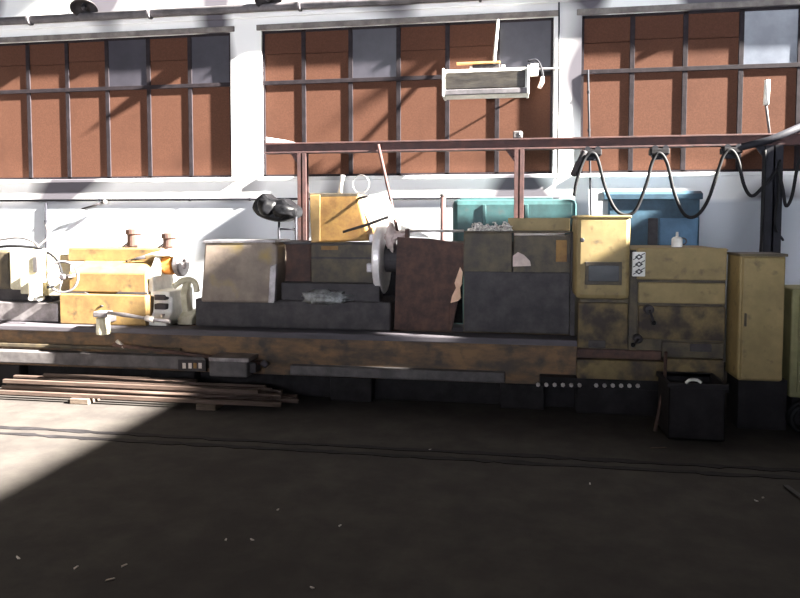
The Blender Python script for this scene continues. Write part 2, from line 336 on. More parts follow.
# ================================================================== OVERHEAD CABLE RAIL
by = 7.2
zb = Z(144.5, by, 510)
xb0, xb1 = X(266,by,146), X(830,by,140)
t = thing('cable_rail', 'long red-brown steel rail on posts in front of windows', 'rail', ((xb0+xb1)/2, by, 0))
m = MB(); hb = .115
m.box(xb0,xb1,by-.05,by+.05,zb+hb/2-.018,zb+hb/2,.003).box(xb0,xb1,by-.05,by+.05,zb-hb/2,zb-hb/2+.018,.003).box(xb0,xb1,by-.008,by+.012,zb-hb/2,zb+hb/2,.002)
obj('beam', m, BEAMM, t)
for u, wd, mt_ in ((303,.05,BEAMM),(519,.05,BEAMM),(772,.08,POSTM)):
    x = X(u,by,180); p = MB(); zt_ = zb-hb/2
    p.box(x-wd,x+wd,by-.05,by-.034,.0,zt_,.002).box(x-wd,x+wd,by+.034,by+.05,0,zt_,.002).box(x-.01,x+.01,by-.05,by+.05,0,zt_,.002).box(x-wd-.05,x+wd+.05,by-.1,by+.1,0,.015,.002)
    q = obj('post', p, mt_, t)
    obj('gusset', MB().poly([(x-wd,by-.005,zt_),(x-wd-.09,by-.005,zt_),(x-wd,by-.005,zt_-.12)],(0,.01,0),0), mt_, q)
obj('brace', MB().tube([P(722,152,by-.02), P(770,140,by-.07), P(812,122,by-.07)], .035, 8), POSTM, t, label='dark diagonal brace at the right end')
obj('scrap_strip', MB().poly([P(266,137,by-.04),P(285,140,by-.04),P(298,143.3,by-.04),P(266,142.5,by-.04)],(0,.05,0),.002), PAPER, None, 'crumpled white paper strip on left end of the rail', 'paper')
# limit-switch box on beam
p = P(518,134,by); t2 = thing('limit_switch', 'small grey switch box on the rail above middle post', 'switch', (p.x,by,zb+hb/2))
obj('body', MB().box(p.x-.05,p.x+.045,by-.05,by+.05,zb+hb/2+.001,zb+hb/2+.075,.01), GREYB, t2); obj('roller', MB().revolve((p.x+.03,by-.055,zb+hb/2+.05),(0,1,0),[(0,.02),(.03,.02)],14), BRIGHT, t2)
# trolleys and festoon cable
TR = [(592,'cable trolley with pale clip beside the white pillar'),(659,'cable trolley in the middle of three under the rail'),(731,'cable trolley nearest the dark right post')]
tz = zb-hb/2
proto = None
for u, lb in TR:
    x = X(u,by,152)
    if proto is None:
        proto = thing('cable_trolley', lb, 'trolley', (x,by,tz-.12), 'cable trolleys under the rail')
        obj('body', MB().box(x-.09,x+.09,by-.07,by+.07,tz-.075,tz-.012,.012), BLK, proto)
        for sx in (-.05,.05):
            for sy in (-.068,.056): obj('wheel', MB().revolve((x+sx,by+sy,tz-.012),(0,1,0),[(0,.03),(.012,.03)],16), POSTM, proto)
        obj('saddle', MB().poly([(x-.08,by-.03,tz-.075),(x+.08,by-.03,tz-.075),(x+.05,by-.03,tz-.12),(x-.05,by-.03,tz-.12)],(0,.06,0),.004), POSTM, proto)
    else: dup(proto, (x,by,tz-.12), lb)
cx = by-.09
pts = []
for u,v in ((574,196),(577,180),(584,160),(592,153),(598,160),(606,190),(618,212),(634,212),(646,185),(652,163),(659,153),(667,163),(674,192),(684,214),(696,216),(708,200),(719,168),(724,155),(731,150),(738,160),(744,185),(752,196),(764,186),(778,170)):
    pts.append(P(u,v,cx))
obj('festoon_cable', MB().tube(curve_pts(pts,6), .017, 8), RUBBER, None, 'black cable looping down between the trolleys', 'cable')
pts = [P(u,v,cx-.03) for u,v in ((778,168),(783,190),(786,206),(792,196),(798,165),(806,150))]
obj('festoon_cable', MB().tube(curve_pts(pts,6), .016, 8), RUBBER, None, 'black cable loop right of the dark post', 'cable')
# dangling bits at trolley 1
obj('cable_sleeve', MB().tube(curve_pts([P(585,151,by-.055),P(579,163,by-.06),P(573,176,by-.06)]), [.03]*8+[.036]*8+[.025]), DARK, None, 'thick dark sleeve hanging from rail beside the pillar', 'sleeve')
t = thing('rod_with_glint', 'thin rod with white sunlit glint before right window', 'tube', P(766,140,by))
obj('rod', MB().tube([Vector((X(766,by),by,zb+hb/2)), P(766,104,by)], .012), GREYB, t); obj('tube', MB().tube([P(766,105,by), P(767.5,80,by)], .026, 14), WHITE, t)  # white tube stands in for a sunlit glint on the rod
# leaning stick
a = P(380,152,by-.07); d = Vector((.32,-.12,-1)); k = a.z/1.0
obj('stick', MB().tube([a+Vector((-.02,0,.08)), a+Vector((.13,-.03,-.55)), Vector((a.x+.52,a.y-.12,.012))], .017, 8), BEAMM, None, 'thin stick leaning against the rail behind the ochre tower', 'stick')
x = X(443,7.0,215)
t = thing('pipe_post', 'short grey pipe post behind rusty guard box', 'post', (x,7.0,0))
obj('post', MB().tube([(x,7.0,.01),(x,7.0,Z(196,7.0,443))], .028, 14), BEAMM, t); obj('cap', MB().revolve((x,7.0,Z(196,7.0,443)),(0,0,1),[(0,.034),(.02,.034)],16), GREYB, t); obj('foot', MB().box(x-.1,x+.1,6.9,7.1,0,.012,.003), GREYB, t)
# ================================================================== THINGS BEHIND THE LATHE
ty = 7.45
x0, x1 = X(452,ty,215), X(577,ty,215); zt = Z(199,ty,510)
t = thing('coolant_tank', 'turquoise tank behind the machine between two rail posts', 'tank', ((x0+x1)/2, ty+.2, 0))
obj('body', MB().box(x0,x1,ty,ty+.45,.08,zt,.06), TEAL, t)
obj('lid', MB().box(x0+.08,x1-.25,ty+.06,ty+.4,zt-.01,zt+.015,.008), TEAL, t)
for x in (x0+.35, x0+.8): obj('rib', MB().box(x-.02,x+.02,ty-.015,ty+.02,.15,zt-.06,.006), TEAL, t)
for x in (x0+.1,x1-.1): obj('foot', MB().box(x-.06,x+.06,ty+.05,ty+.4,0,.09,.004), DARK, t)
ty = 7.55
x0, x1 = X(606,ty,215), X(700,ty,215); zt = Z(191,ty,655)
t = thing('blue_machine', 'blue machine cabinet behind yellow headstock under the cable loops', 'machine', ((x0+x1)/2, ty+.2, 0))
obj('body', MB().box(x0+.02,x1,ty,ty+.5,.05,zt-.06,.02), BLUE, t)
obj('hood', MB().xprism([(ty-.03,zt-.09),(ty-.03,zt-.03),(ty+.05,zt),(ty+.5,zt),(ty+.5,zt-.09)], x0-.03, x1+.02), BLUE, t)
obj('door', MB().pbox(660,218,698,250,ty-.02,.04), BLUE2, t, label='lighter blue door')
obj('vent', MB().pbox(648,218,658,245,ty-.012,.03), DARK, t)
obj('plinth', MB().box(x0+.05,x1-.03,ty+.03,ty+.45,0,.06,.004), DARK, t)
# tray of clutter seen on top of the headstock is built below
# ================================================================== LATHE (bed + headstock)
XB0 = X(-70,5.8,330); XB1 = X(580,5.8,350); XH1 = X(727,5.75,300)
ZB = .62
L = thing('lathe', 'long worn yellow lathe with bed and boxy headstock at right', 'lathe', ((XB0+XH1)/2, 6.1, 0))
bed = obj('bed', MB().xprism([(5.83,.22),(5.83,.585),(6.02,.585),(6.05,.5),(6.28,.5),(6.31,.585),(6.54,.585),(6.54,.22)], XB0, XB1-.01), YBED, L)
obj('foundation', MB().box(XB0,XH1,5.96,6.6,0,.225,.01), BLK, L, label='dark oily base under the bed')
for a,b in ((-30,20),(150,195),(330,372),(500,545)):
    obj('foot', MB().box(X(a,5.84,385),X(b,5.84,385),5.84,5.97,0,.215,.01), BLK, bed)
obj('guideway', MB().xprism([(5.775,.565),(5.775,.61),(5.785,.62),(6.0,.62),(6.02,.58),(5.83,.565)], XB0, XB1), WAY, L)
obj('guideway', MB().xprism([(6.29,.58),(6.31,.62),(6.52,.62),(6.55,.61),(6.55,.58)], XB0, XB1), WAY, L)
obj('apron_rail', MB().box(XB0,X(205,5.74,360),5.74,5.84,.255,.375,.012), GREYB, L)
obj('apron_rail', MB().box(X(290,5.77,375),X(505,5.77,375),5.77,5.84,.235,.325,.01), GREYB, L)
lr = obj('rack', MB().box(XB0,X(180,5.8,345),5.80,5.84,.40,.435,.006), OLIVE, L)
obj('lead_rod', MB().tube([P(113,345,5.72),P(150,349,5.72),P(266,364,5.72)], .016, 10), RUST, L, label='slanting thin brown rod')
obj('rod_end', MB().tube([P(262,362,5.72),P(267,366,5.72)], .028, 10), DARK, L)
obj('pin', MB().tube([P(117,341,5.74),P(124,347,5.72)], .018, 10), BRIGHT, L)
pl = obj('scale_plate', MB().pbox(178,360,206,371,5.735,.03,.004), DARK, L)
for i,u in enumerate((184,190,195,200)): obj('mark', MB().pbox(u-1.6,363,u+1.6,368.5,5.732,.01,.001), BRIGHT if i!=2 else OCH, pl)
sb = obj('switch_box', MB().pbox(209,359,247,377,5.62,.2,.012), GREYB, L)
obj('switch_box_lid', MB().box(X(209,5.61,360),X(249,5.61,360),5.6,5.84,Z(361,5.61,228)-.005,Z(359,5.61,228)+.012,.004), STEEL, sb)
obj('cable_clamp', MB().pbox(248,363,256,373,5.68,.12,.01), DARK, L)
# dark splash trough between carriage and bed
# headstock
hy = 5.75
HS = obj('headstock', MB().box(X(577,hy,300)+.02,XH1,hy+.03,6.65,.22,Z(249,hy,680)-.012,.02), OLIVE, L)
obj('roof_plate', MB().box(X(577,hy,300)+.02,XH1+.005,hy+.01,6.66,Z(249,hy,680)-.012,Z(249,hy,680),.006), YEL2, HS)
def hp(name, u0,v0,u1,v1, y=hy, mt_=YEL2, dep=.05, par=None, label=None, bev=.008): return obj(name, MB().pbox(u0,v0,u1,v1,y,dep,bev), mt_, par or HS, label)
hp('top_panel', 637,248,727,280); hp('upper_panel', 638.5,282.8,725.5,303.6); hp('middle_panel', 638.5,306.4,725.5,340, mt_=YEL3); hp('lower_panel', 662,342.5,724,358, mt_=OLIVE)
hp('base_panel', 577,360.5,664,380, y=hy-.04, dep=.09, mt_=YEL3); hp('base_panel', 666,359.5,724,379.5, y=hy-.03, dep=.08, mt_=YEL3)
hp('dark_band', 577,350,662,359, mt_=RUST, y=hy+.0)
hp('column_strip', 629,262,637,357, y=hy+.01, mt_=OLIVE)
hp('lower_door', 578,303,628,348, y=hy-.02, dep=.06, mt_=YEL3)
hp('foot_rail', 540,380,730,390, y=hy-.03, dep=.3, mt_=BLK)
obj('base', MB().box(X(577,hy,390),XH1+.02,5.8,6.65,.0,.23,.01), BLK, HS)
cb = obj('control_box', MB().box(X(576,hy-.07,250),X(630,hy-.07,250),hy-.10,6.1,Z(299,hy-.07,603),Z(216,hy-.07,603),.035), YEL2, L)
obj('screen_frame', MB().pbox(585,262,622,285,hy-.112,.02,.004), OLIVE, cb)
obj('screen', MB().pbox(588.5,265.5,619,281.5,hy-.118,.012,.003), SCREEN, cb)
obj('box_lid', MB().box(X(576,hy-.07,250)-.004,X(630,hy-.07,250)+.004,hy-.105,6.1,Z(218,hy-.07,603),Z(216,hy-.07,603)+.006,.008), YEL2, cb)
obj('knob', MB().revolve(P(582,240,hy-.105),(0,-1,0),[(0,.018),(.02,.018),(.025,.012)],14), DARK, cb)
sg = obj('symbol_plate', MB().pbox(632.5,252,645.5,276.5,hy-.012,.02,.006), WHITE, L, label='white plate with three dark looped symbols')
for v in (257,264.3,271.6):
    c = P(639,v,hy-.014)
    obj('symbol', MB().poly([c+Vector((.030*math.cos(t_)*1.1,0,.024*math.sin(t_))) for t_ in [k*math.pi/2 for k in range(4)]],(0,.004,0),0).poly([c+Vector((.05*s1,-.001,.03*s1+o1)) for s1,o1 in ((-.9,.0),(.9,.0),(.9,.008),(-.9,.008))],(0,.004,0),0), DARK, sg)
    obj('symbol_eye', MB().box(c.x-.009,c.x+.009,c.y-.003,c.y,c.z-.008,c.z+.008,0), WHITE, sg)
# levers on headstock
for (u,v,du,dv,rr) in ((648,309,6,14,.028),(637,338,-4,7,.026)):
    c = P(u,v,hy); e = P(u+du,v+dv,hy-.09)
    lv = obj('lever', MB().revolve(c,(0,-1,0),[(0,rr*1.4),(.05,rr*1.4),(.06,rr)],18).tube([c+Vector((0,-.06,0)), e], .011), DARK, L)
    obj('lever_knob', MB().blob(e,.02,.02,.02,.02,2), BLACKP, lv)
# flat dark plates on the lower panels
for u0,v0,u1,v1 in ((690,344,712,352),(588,340,606,348)): hp('panel_dark_plate', u0,v0,u1,v1, y=hy-.022 if u0<600 else hy-.006, dep=.03, mt_=DARK)
for i in range(13):
    u = 538+i*8.3
    if 582<u<590: continue
    c = P(u, 384.5+.012*(u-538), hy-.035)
    obj('bolt', MB().revolve(c,(0,-1,0),[(0,.018),(.012,.018),(.016,.012)],6), BRIGHT, HS)
# oil-drip clutter on headstock roof
c = P(640,246,6.1); z_ = Z(249,hy,680)
m = MB().box(X(672,6.2,240),X(683,6.2,240),6.15,6.25,z_+.001,z_+.09,.01)
t = thing('oil_can', 'small pale oil can on top of yellow headstock', 'can', (X(677,6.2,240),6.2,z_))
obj('can', MB().revolve((X(677,6.2,240),6.2,z_+.001),(0,0,1),[(0,.045),(.07,.045),(.085,.03),(.09,.012),(.13,.01)],18), WHITE, t); obj('handle', MB().ring((X(677,6.2,240)+.05,6.2,z_+.05),(0,1,0),.028,.006,18,6), GREYB, t)
# spindle: faceplate + chuck
fy = 6.18; fc = P(381,258,fy)
ch = obj('faceplate', MB().revolve(fc,(1,0,0),[(-.03,.10),(-.025,.315),(-.01,.33),(.035,.33),(.045,.315),(.05,.12)],48), RIM, L, label='bright edge-on chuck faceplate')
for k in range(4):
    a_ = k*math.pi/2+.4; dv = Vector((0,math.cos(a_),math.sin(a_)))
    b_ = fc+dv*.2+Vector((-.06,0,0)); obj('chuck_jaw', MB().box(b_.x-.03,b_.x+.03,b_.y-.04,b_.y+.04,b_.z-.04,b_.z+.04,.008), STEEL, ch)
obj('spindle', MB().revolve(fc+Vector((.05,0,0)),(1,0,0),[(0,.13),(.2,.13),(.2,.16),(X(590,hy,260)-fc.x+.1,.16)],28), DARK, L)
# ================================================================== GUARD BOXES BEFORE THE SPINDLE
gy = 6.02
t = thing('guard_box', 'rust-brown steel guard box right of the bright faceplate', 'guard', P(428,318,gy))
zg = .625
obj('front_plate', MB().poly([P(u,v,gy) for u,v in ((397,237),(430,238.5),(461,243),(463,262),(450,306),(449,321),(394,319))][:5]+[Vector((X(449,gy,310),gy,zg)),Vector((X(394,gy,310),gy,zg))],(0,.03,0),.006), RUST, t)
obj('side_plate', MB().poly([P(461,243,gy),P(463,262,gy),P(450,306,gy),Vector((X(449,gy,310),gy,zg)),Vector((X(449,gy,310)+.02,gy,zg)),P(465,262,gy),P(463.5,243,gy)],(0,.13,0),.0), RUST, t)
obj('painted_sun_fleck', MB().poly([P(u,v,gy-.02) for u,v in ((460,267),(462.5,272),(462,284),(460,288),(461,298),(458,301),(450.5,303),(452,296),(456,288),(454.5,283))],(0,.015,0),.002), SUNFLECK, t, label='pale orange shape of painted sunlight')  # thin shape coloured as a spot of sunlight
obj('rod', MB().tube([P(399,231,gy+.1),P(464,231,gy+.1)], .012), BRIGHT, t)
obj('rod_holder', MB().box(X(406,gy,240)-.015,X(406,gy,240)+.015,gy+.03,gy+.12,Z(245,gy),Z(229,gy),.004), RUST, t)
ggy = 6.0
x0, x1 = X(463.5,ggy,270), X(571,ggy,270)
t = thing('chuck_guard', 'dark olive spindle guard box left of the control box', 'guard', ((x0+x1)/2,ggy+.02,zg))
zl = Z(233,ggy,520)
obj('left_shell', MB().box(x0,X(512,ggy,270),ggy,ggy+.028,zg,zl,.008), OLIVE, t)
obj('right_shell', MB().box(X(513.5,ggy,270),x1,ggy+.006,ggy+.03,zg,zl-.01,.006), OLIVE, t)
obj('top_cover', MB().box(x0,x1,ggy,6.5,zl,zl+.015,.004), OLIVE, t)
obj('lower_plate', MB().box(x0+.01,x1-.01,ggy-.018,ggy+.01,zg+.01,Z(272,ggy,520),.006), DARK, t, label='black oily lower plate')
obj('edge_strip', MB().box(x1-.005,x1+.035,ggy-.03,ggy+.03,zg,zl+.012,.004), DARK, t)
obj('hinge', MB().tube([Vector((X(514,ggy,270),ggy-.006,zl-.012)),Vector((x1-.06,ggy-.006,zl-.012))], .011), BRIGHT, t)
obj('painted_sun_spot', MB().poly([P(u,v,ggy-.004) for u,v in ((512.8,256),(518,252),(524,255),(530,261),(531,266),(512.8,266.5))],(0,.012,0),.002), CLOTHM, t, label='pale spot of painted sunlight'); obj('painted_sun_spot', MB().pbox(556,240,567,262,ggy-.006,.02,.003), OCH, t, label='ochre spot of painted sunlight')  # both plates are sun spots put in as colour
obj('back_riser', MB().box(X(508,6.44,225),x1+.02,6.40,6.46,zl+.016,Z(218,6.44,540),.008), YEL2, t)
m = MB()
for k in range(70):
    x = random.uniform(X(471,6.1),X(509,6.1)); y = random.uniform(6.03,6.3); h_ = random.uniform(.02,.07)
    c = Vector((x,y,zl+.026+random.random()*h_)); d1 = Vector((random.uniform(-1,1),random.uniform(-1,1),random.uniform(-.3,.5)))*.03
    m.tube(curve_pts([c-d1, c+Vector((0,0,.012)), c+d1+Vector((0,0,.004))],3), .006, 5)
for k in range(5): m.blob((X(474+8*k,6.1),6.14,zl+.018),.06,.1,.03,.2,2,seed=k,floor=zl+.016)
obj('swarf', m, SWARF, None, 'heap of bright curly metal swarf on the dark olive guard', 'swarf', kind='stuff')
# rag on the faceplate
m = MB().blob(P(391,238,6.1),.05,.07,.13,.3,3,3,2)
m.blob(P(396,236,6.1),.09,.06,.04,.3,3,3,5)
obj('rag', m, CLOTHM, None, 'pale crumpled rag hung beside the bright faceplate', 'rag')
obj('rag', MB().poly([P(400,225,6.2),P(424,234,6.1),P(430,238,6.1),P(402,236,6.15)],(0,.05,.0),.008), PAPER, None, 'white stiff cloth strip on top of rusty guard box', 'rag')
# ================================================================== TOOL CARRIAGE
T = thing('tool_carriage', 'dusty carriage with slant guard and ochre tower mid-bed', 'carriage', P(300,322,6.1))
sx0, sx1 = X(196,5.95,312), X(391,5.95,312)
obj('saddle', MB().box(sx0,sx1,5.93,6.56,zg,Z(300,5.95,290),.015), DARK, T)
obj('dark_gap_sheet', MB().box(X(250,6.5,300),X(463,6.5,300),6.46,6.52,zg+.01,Z(262,6.5,380),.006), BLK, T)  # black sheet added to keep the gap below the guards dark
obj('apron', MB().box(X(281,5.95,290),sx1-.1,5.95,6.1,Z(302,5.95,330)-.0,Z(283,5.95,330),.01), DARK, T)
y_ = 5.87
sg = obj('splash_guard', MB().poly([P(u,v,y_) for u,v in ((204.5,242),(272,241.5),(277,246),(277,264),(274.5,303),(200.5,302))],(0,.40,0),.02), GUARD, T, label='dusty slanted box guard')
obj('guard_edge', MB().poly([P(u,v,y_-.012) for u,v in ((270,266),(276.5,264),(274.5,303),(268,303))],(0,.05,0),.006), STEEL, sg)
obj('guard_lip', MB().poly([P(u,v,y_-.006) for u,v in ((203,240.5),(276,240),(276,242.5),(203,243))],(0,.41,0),.003), STEEL, sg)
obj('side_housing', MB().pbox(277,243,311,284,6.12,.4,.012), RUST, T)
obj('side_housing_lid', MB().pbox(276,241.5,311,244.5,6.10,.44,.004), DARK, T)
cs = obj('cross_slide', MB().pbox(311,243,376,284,6.02,.45,.012), OLIVE, T)
obj('slide_seam', MB().pbox(311,257,376,259,6.012,.02,.002), DARK, cs); obj('slide_lip', MB().pbox(311,243,376,245,6.008,.03,.003), DARK, cs)
obj('name_strip', MB().pbox(321,246,338,250,6.008,.02,.002), OCH, cs)
ty = 6.1
tw = obj('tower', MB().poly([P(u,v,ty) for u,v in ((310,196),(357,195),(369,241),(311,242.5))],(0,.38,0),.015), OCH, T, label='ochre tower housing')
obj('tower_flange', MB().poly([P(u,v,ty-.012) for u,v in ((309.5,195),(320,194.5),(320,241.5),(311,243))],(0,.2,0),.006), YEL, tw)
obj('tower_cap', MB().poly([P(u,v,ty) for u,v in ((309,193),(358,193.5),(357.5,196.5),(309.5,197))],(0,.38,0),.004), OLIVE, tw)
obj('tower_spigot', MB().tube([P(340,193,6.3),P(341,185,6.3),P(343,175,6.3)],[.025,.018,.022],10), BRIGHT, tw)
obj('tower_arm', MB().tube([P(357,199,ty+.02),P(368,196,ty-.05)],.012), DARK, tw)
obj('lever', MB().tube([P(343,232,6.0),P(366,225,5.99),P(388,217,5.98)],[.012,.014,.012]), DARK, T)
obj('sheet_of_paper', MB().poly([P(u,v,6.2) for u,v in ((358,199),(381,195),(392,221),(371,228))],(.02,.14,.03),.004), PAPER, None, 'big white paper sheet leaning on the ochre tower', 'paper')
obj('wire_hoop', MB().ring(P(361,184,6.3),(.2,1,0),.085,.003,30,6), BRIGHT, None, 'thin wire hoop standing on top of ochre tower', 'wire')
m = MB().blob(P(326,297,5.93),.20,.08,.06,.35,3,3.5,3); 
obj('plastic_wrap', m, PLAST, None, 'crumpled clear plastic wrap on the dark saddle', 'plastic wrap')
# black bag on a small stand
by_ = 6.65
st = thing('bag_stand', 'thin dark metal stand under the black bag', 'stand', P(287,321,by_))
for u in (279,296): obj('leg', MB().tube([P(u,216,by_),P(u,241,by_),Vector((X(u,by_,300),by_,.01))],.013,8), POSTM, st)
obj('rung', MB().tube([P(278,229,by_),P(297,229,by_)],.011,8), POSTM, st)
m = MB()
m.poly([P(u,v,by_-.1) for u,v in ((250,208),(254,199),(263,191.5),(269,198),(276,200),(283,197),(288,203),(296,207),(296,216),(288,220),(278,222.5),(266,220),(256,216))],(0,.26,0),.045)
m.blob(P(267,208,by_-.08),.10,.08,.09,.16,3,1.8,1); m.blob(P(283,211,by_-.08),.12,.08,.075,.16,3,1.8,4)
obj('plastic_bag', m, BLACKP, None, 'shiny black plastic bag slumped on the thin stand', 'bag')
# ================================================================== TAILSTOCK
T = thing('tailstock', 'sunlit yellow tailstock with handwheel on left of the bed', 'tailstock', P(105,326,6.1))
x0, x1 = X(61,5.9,310), X(147,5.9,310)
bs = obj('base', MB().box(x0,x1,5.88,6.5,ZB+.003,Z(294.5,5.9,105),.01), YEL, T)
zb_ = Z(294,5.9,105)
xa, xb = X(70,5.95,282), X(147,5.95,282)
obj('body', MB().xprism([(5.93,zb_+.01),(5.93,Z(273,5.93,108)),(5.96,Z(271,5.95,108)),(6.18,Z(261,6.18,108)),(6.5,Z(261,6.18,108)),(6.5,zb_+.01)], xa, xb, .012), YEL, T)
obj('ridge', MB().box(X(69,6.22,255),X(166,6.22,255)-.03,6.2,6.48,Z(262,6.2,115),Z(248,6.2,115),.015), YEL, T)
obj('seam_strip', MB().poly([P(u,v,5.915) for u,v in ((61,292),(84,292),(90,295),(114,295),(118,292),(147,292.5),(147,294.5),(119,294.5),(115,297),(89,297),(83,294.5),(61,294))],(0,.03,0),.0), DARK, T)
obj('notch', MB().blob(P(102,306,5.885),.02,.015,.012,.2,2), DARK, T)
qx = Vector((xb, 6.2, Z(266,6.2,165)))
qz = Z(264,6.2,170)
obj('end_face', MB().xprism([(5.98,zb_+.02),(5.98,Z(276,5.97,150)),(6.15,Z(252,6.15,160)),(6.42,Z(250,6.2,160)),(6.46,zb_+.02)], xb-.01, xb+.05, .012), WHITE, T, label='right end face coloured white for sunlight')  # white colour stands in for sun falling on this end
q = obj('quill', MB().revolve((xb+.04,6.22,qz),(1,0,0),[(0,.105),(.1,.105),(.11,.095)],32), ORANGE, T, label='orange quill collar')
obj('quill_flange', MB().revolve((xb+.15,6.22,qz),(1,0,0),[(0,.08),(.03,.08),(.035,.125),(.08,.125),(.09,.115),(.092,.05),(.05,.04)],32), STEEL, q)
# end bracket with feet, coloured white to look sunlit
obj('end_bracket', MB().xprism([(5.92,ZB+.003),(5.92,ZB+.05),(6.0,ZB+.12),(6.02,zb_-.03),(5.96,zb_-.02),(5.96,zb_+.03),(6.44,zb_+.03),(6.44,ZB+.003)], x1+.002, x1+.2, .012), WHITE, T)
for z in (ZB+.15, ZB+.24): obj('bracket_hole_shade', MB().box(x1+.04,x1+.16,5.955,6.05,z,z+.055,.01), DARK, T)  # dark blocks stand in for the shade inside open holes
obj('bracket_foot', MB().box(x1+.03,x1+.20,5.9,6.1,ZB+.004,ZB+.05,.015), WHITE, T)
obj('bracket_bolt', MB().revolve((x1+.12,5.97,ZB+.06),(0,0,1),[(0,.025),(.04,.025),(.05,.018)],6), BRIGHT, T)
# top lumps
def motor(u0,u1,v0,v1,y,label=None):
    a,b = X(u0,y,v1),X(u1,y,v1); zz = Z(v1,y,(u0+u1)/2); zt = Z(v0,y,(u0+u1)/2); c=(a+b)/2
    mm = obj('oil_pump', MB().box(a,b,y,y+.12,zz-.02,zz+.03,.01).revolve((c,y+.06,zz+.02),(0,0,1),[(0,.065),(zt-zz-.08,.065),(zt-zz-.07,.08),(zt-zz-.03,.08),(zt-zz-.02,.05)],18), RUST, T, label)
    obj('pump_nozzle', MB().tube([(c-.03,y+.05,zz+.07),(c-.11,y+.03,zz+.01)],.009), GREYB, mm)
    obj('pump_cap', MB().box(c-.03,c+.05,y+.02,y+.1,zt-.03,zt+.01,.01), PIPEM, mm)
motor(124,138,229,248,6.3); motor(161,173,233,249,6.25)
obj('upright_lug', MB().poly([P(u,v,6.3) for u,v in ((172,262),(172,238),(177,232),(184,234),(187,246),(186,258))],(0,.09,0),.01), CREAM, T)
obj('lever_arm', MB().tube([P(128,261,6.15),P(152,255,6.14),P(172,252.5,6.12)],[.012,.022,.04],10), CREAM, T); obj('lever_tip', MB().tube([P(126,261.5,6.15),P(146,256.5,6.142)],[.01,.02],10), DARK, T)
# handwheel
hc = P(63,277,5.78); ax = Vector((.12,-1,.05)).normalized()
hw = obj('handwheel', MB().ring(hc,ax,.145,.012,40,8), PIPEM, T)
a1 = ax.orthogonal().normalized(); a2 = ax.cross(a1)
for k in range(3):
    d = a1*math.cos(k*2.094+.5)+a2*math.sin(k*2.094+.5); obj('spoke', MB().tube([hc,hc+d*.143],.009,8), STEEL, hw)
obj('hub', MB().revolve(hc+ax*.03,-ax,[(0,.02),(.01,.03),(.07,.03)],18), DARK, hw); obj('wheel_shaft', MB().tube([hc,Vector((xa+.06,6.0,hc.z))],.018), STEEL, hw)
obj('crank_handle', MB().tube([hc+a1*.13, hc+a1*.13+ax*.09],[.012,.016],10), BLACKP, hw)
# clamp cup with lever at the bed front
cz = Z(334,5.72,103); cx_ = X(103,5.72,322)
c = obj('clamp_cup', MB().revolve((cx_,5.72,cz),(0,0,1),[(0,.058),(.02,.062),(.15,.058),(.155,.045),(.16,.045)],24), CREAM, T)
obj('cup_cap', MB().box(cx_-.065,cx_+.07,5.66,5.78,cz+.16,cz+.215,.012), STEEL, c); obj('cup_bracket', MB().box(cx_-.035,cx_+.035,5.76,5.90,cz+.1,cz+.15,.008), DARK, c)
obj('clamp_lever', MB().tube([P(108,313,5.66),P(125,315,5.64),P(150,319,5.62),P(170,321.5,5.60)],[.017,.02,.012,.02]), STEEL, T); obj('lever_collar', MB().tube([P(146,318,5.625),P(154,320,5.618)],.027,10), BRIGHT, T)
# cast claw right of the tailstock
x = X(190,6.15,300)
t = thing('steady_rest', 'pale cast steady rest right of tailstock quill', 'steady rest', (x,6.2,zg))
obj('base', MB().xprism([(6.0,zg),(6.0,zg+.06),(6.1,zg+.12),(6.3,zg+.12),(6.42,zg+.05),(6.42,zg)], x-.06, x+.09, .012), CREAM, t)
obj('arch', MB().xprism([(6.08,zg+.1),(6.04,zg+.28),(6.1,zg+.40),(6.16,zg+.40),(6.12,zg+.28),(6.18,zg+.1)], x-.05, x+.02, .012), CREAM, t)
obj('claw', MB().tube(curve_pts([(x-.12,6.06,zg+.36),(x-.02,6.08,zg+.42),(x+.06,6.12,zg+.40),(x+.09,6.12,zg+.3)]),.03,10), CREAM, t)
# cream carriage at far left
T = thing('cream_carriage', 'cream boxy slide with hoses at the left edge of bed', 'carriage', P(20,318,6.1))
obj('saddle', MB().box(X(-60,5.95,310),X(58,5.95,310),5.95,6.5,ZB+.003,Z(302,5.95,10),.012), STEEL, T)
obj('motor_box', MB().pbox(-30,251,9,289,6.0,.4,.02), OLIVE, T, label='olive end of the motor box')
bx_ = obj('gear_box', MB().pbox(9,250,44,290,5.98,.42,.02), CREAM, T); obj('gear_slot', MB().pbox(33,257,37,272,5.972,.02,.002), GREYB, bx_)
obj('bracket', MB().pbox(20,276,30,294,5.95,.25,.01), CREAM, T); obj('bracket', MB().pbox(28,281,40,297,5.92,.25,.01), CREAM, T); obj('bracket', MB().pbox(48,278,60,296,5.94,.25,.01), CREAM, T)
obj('pedestal', MB().pbox(-25,288,52,303,6.06,.35,.01), DARK, T)
for u in (32,39): obj('nut', MB().revolve(P(u,298,5.93),(0,-1,0),[(-.05,.03),(.02,.03),(.03,.02)],6), WHITE, T)
obj('hose', MB().tube(curve_pts([P(-10,248,6.1),P(12,246,6.05),P(36,248,6.05),P(50,254,6.02),P(58,262,5.99),P(62,274,6.0)]),.014,8), RUBBER, T)
obj('hose', MB().tube(curve_pts([P(-15,243,6.3),P(5,239,6.3),P(22,238,6.3),P(36,244,6.25),P(40,254,6.2)]),.011,8), GREYB, T)
obj('hose', MB().tube(curve_pts([P(30,252,6.3),P(42,243,6.4),P(48,236,6.45),P(46,225,6.5)]),.010,8), GREYB, T)
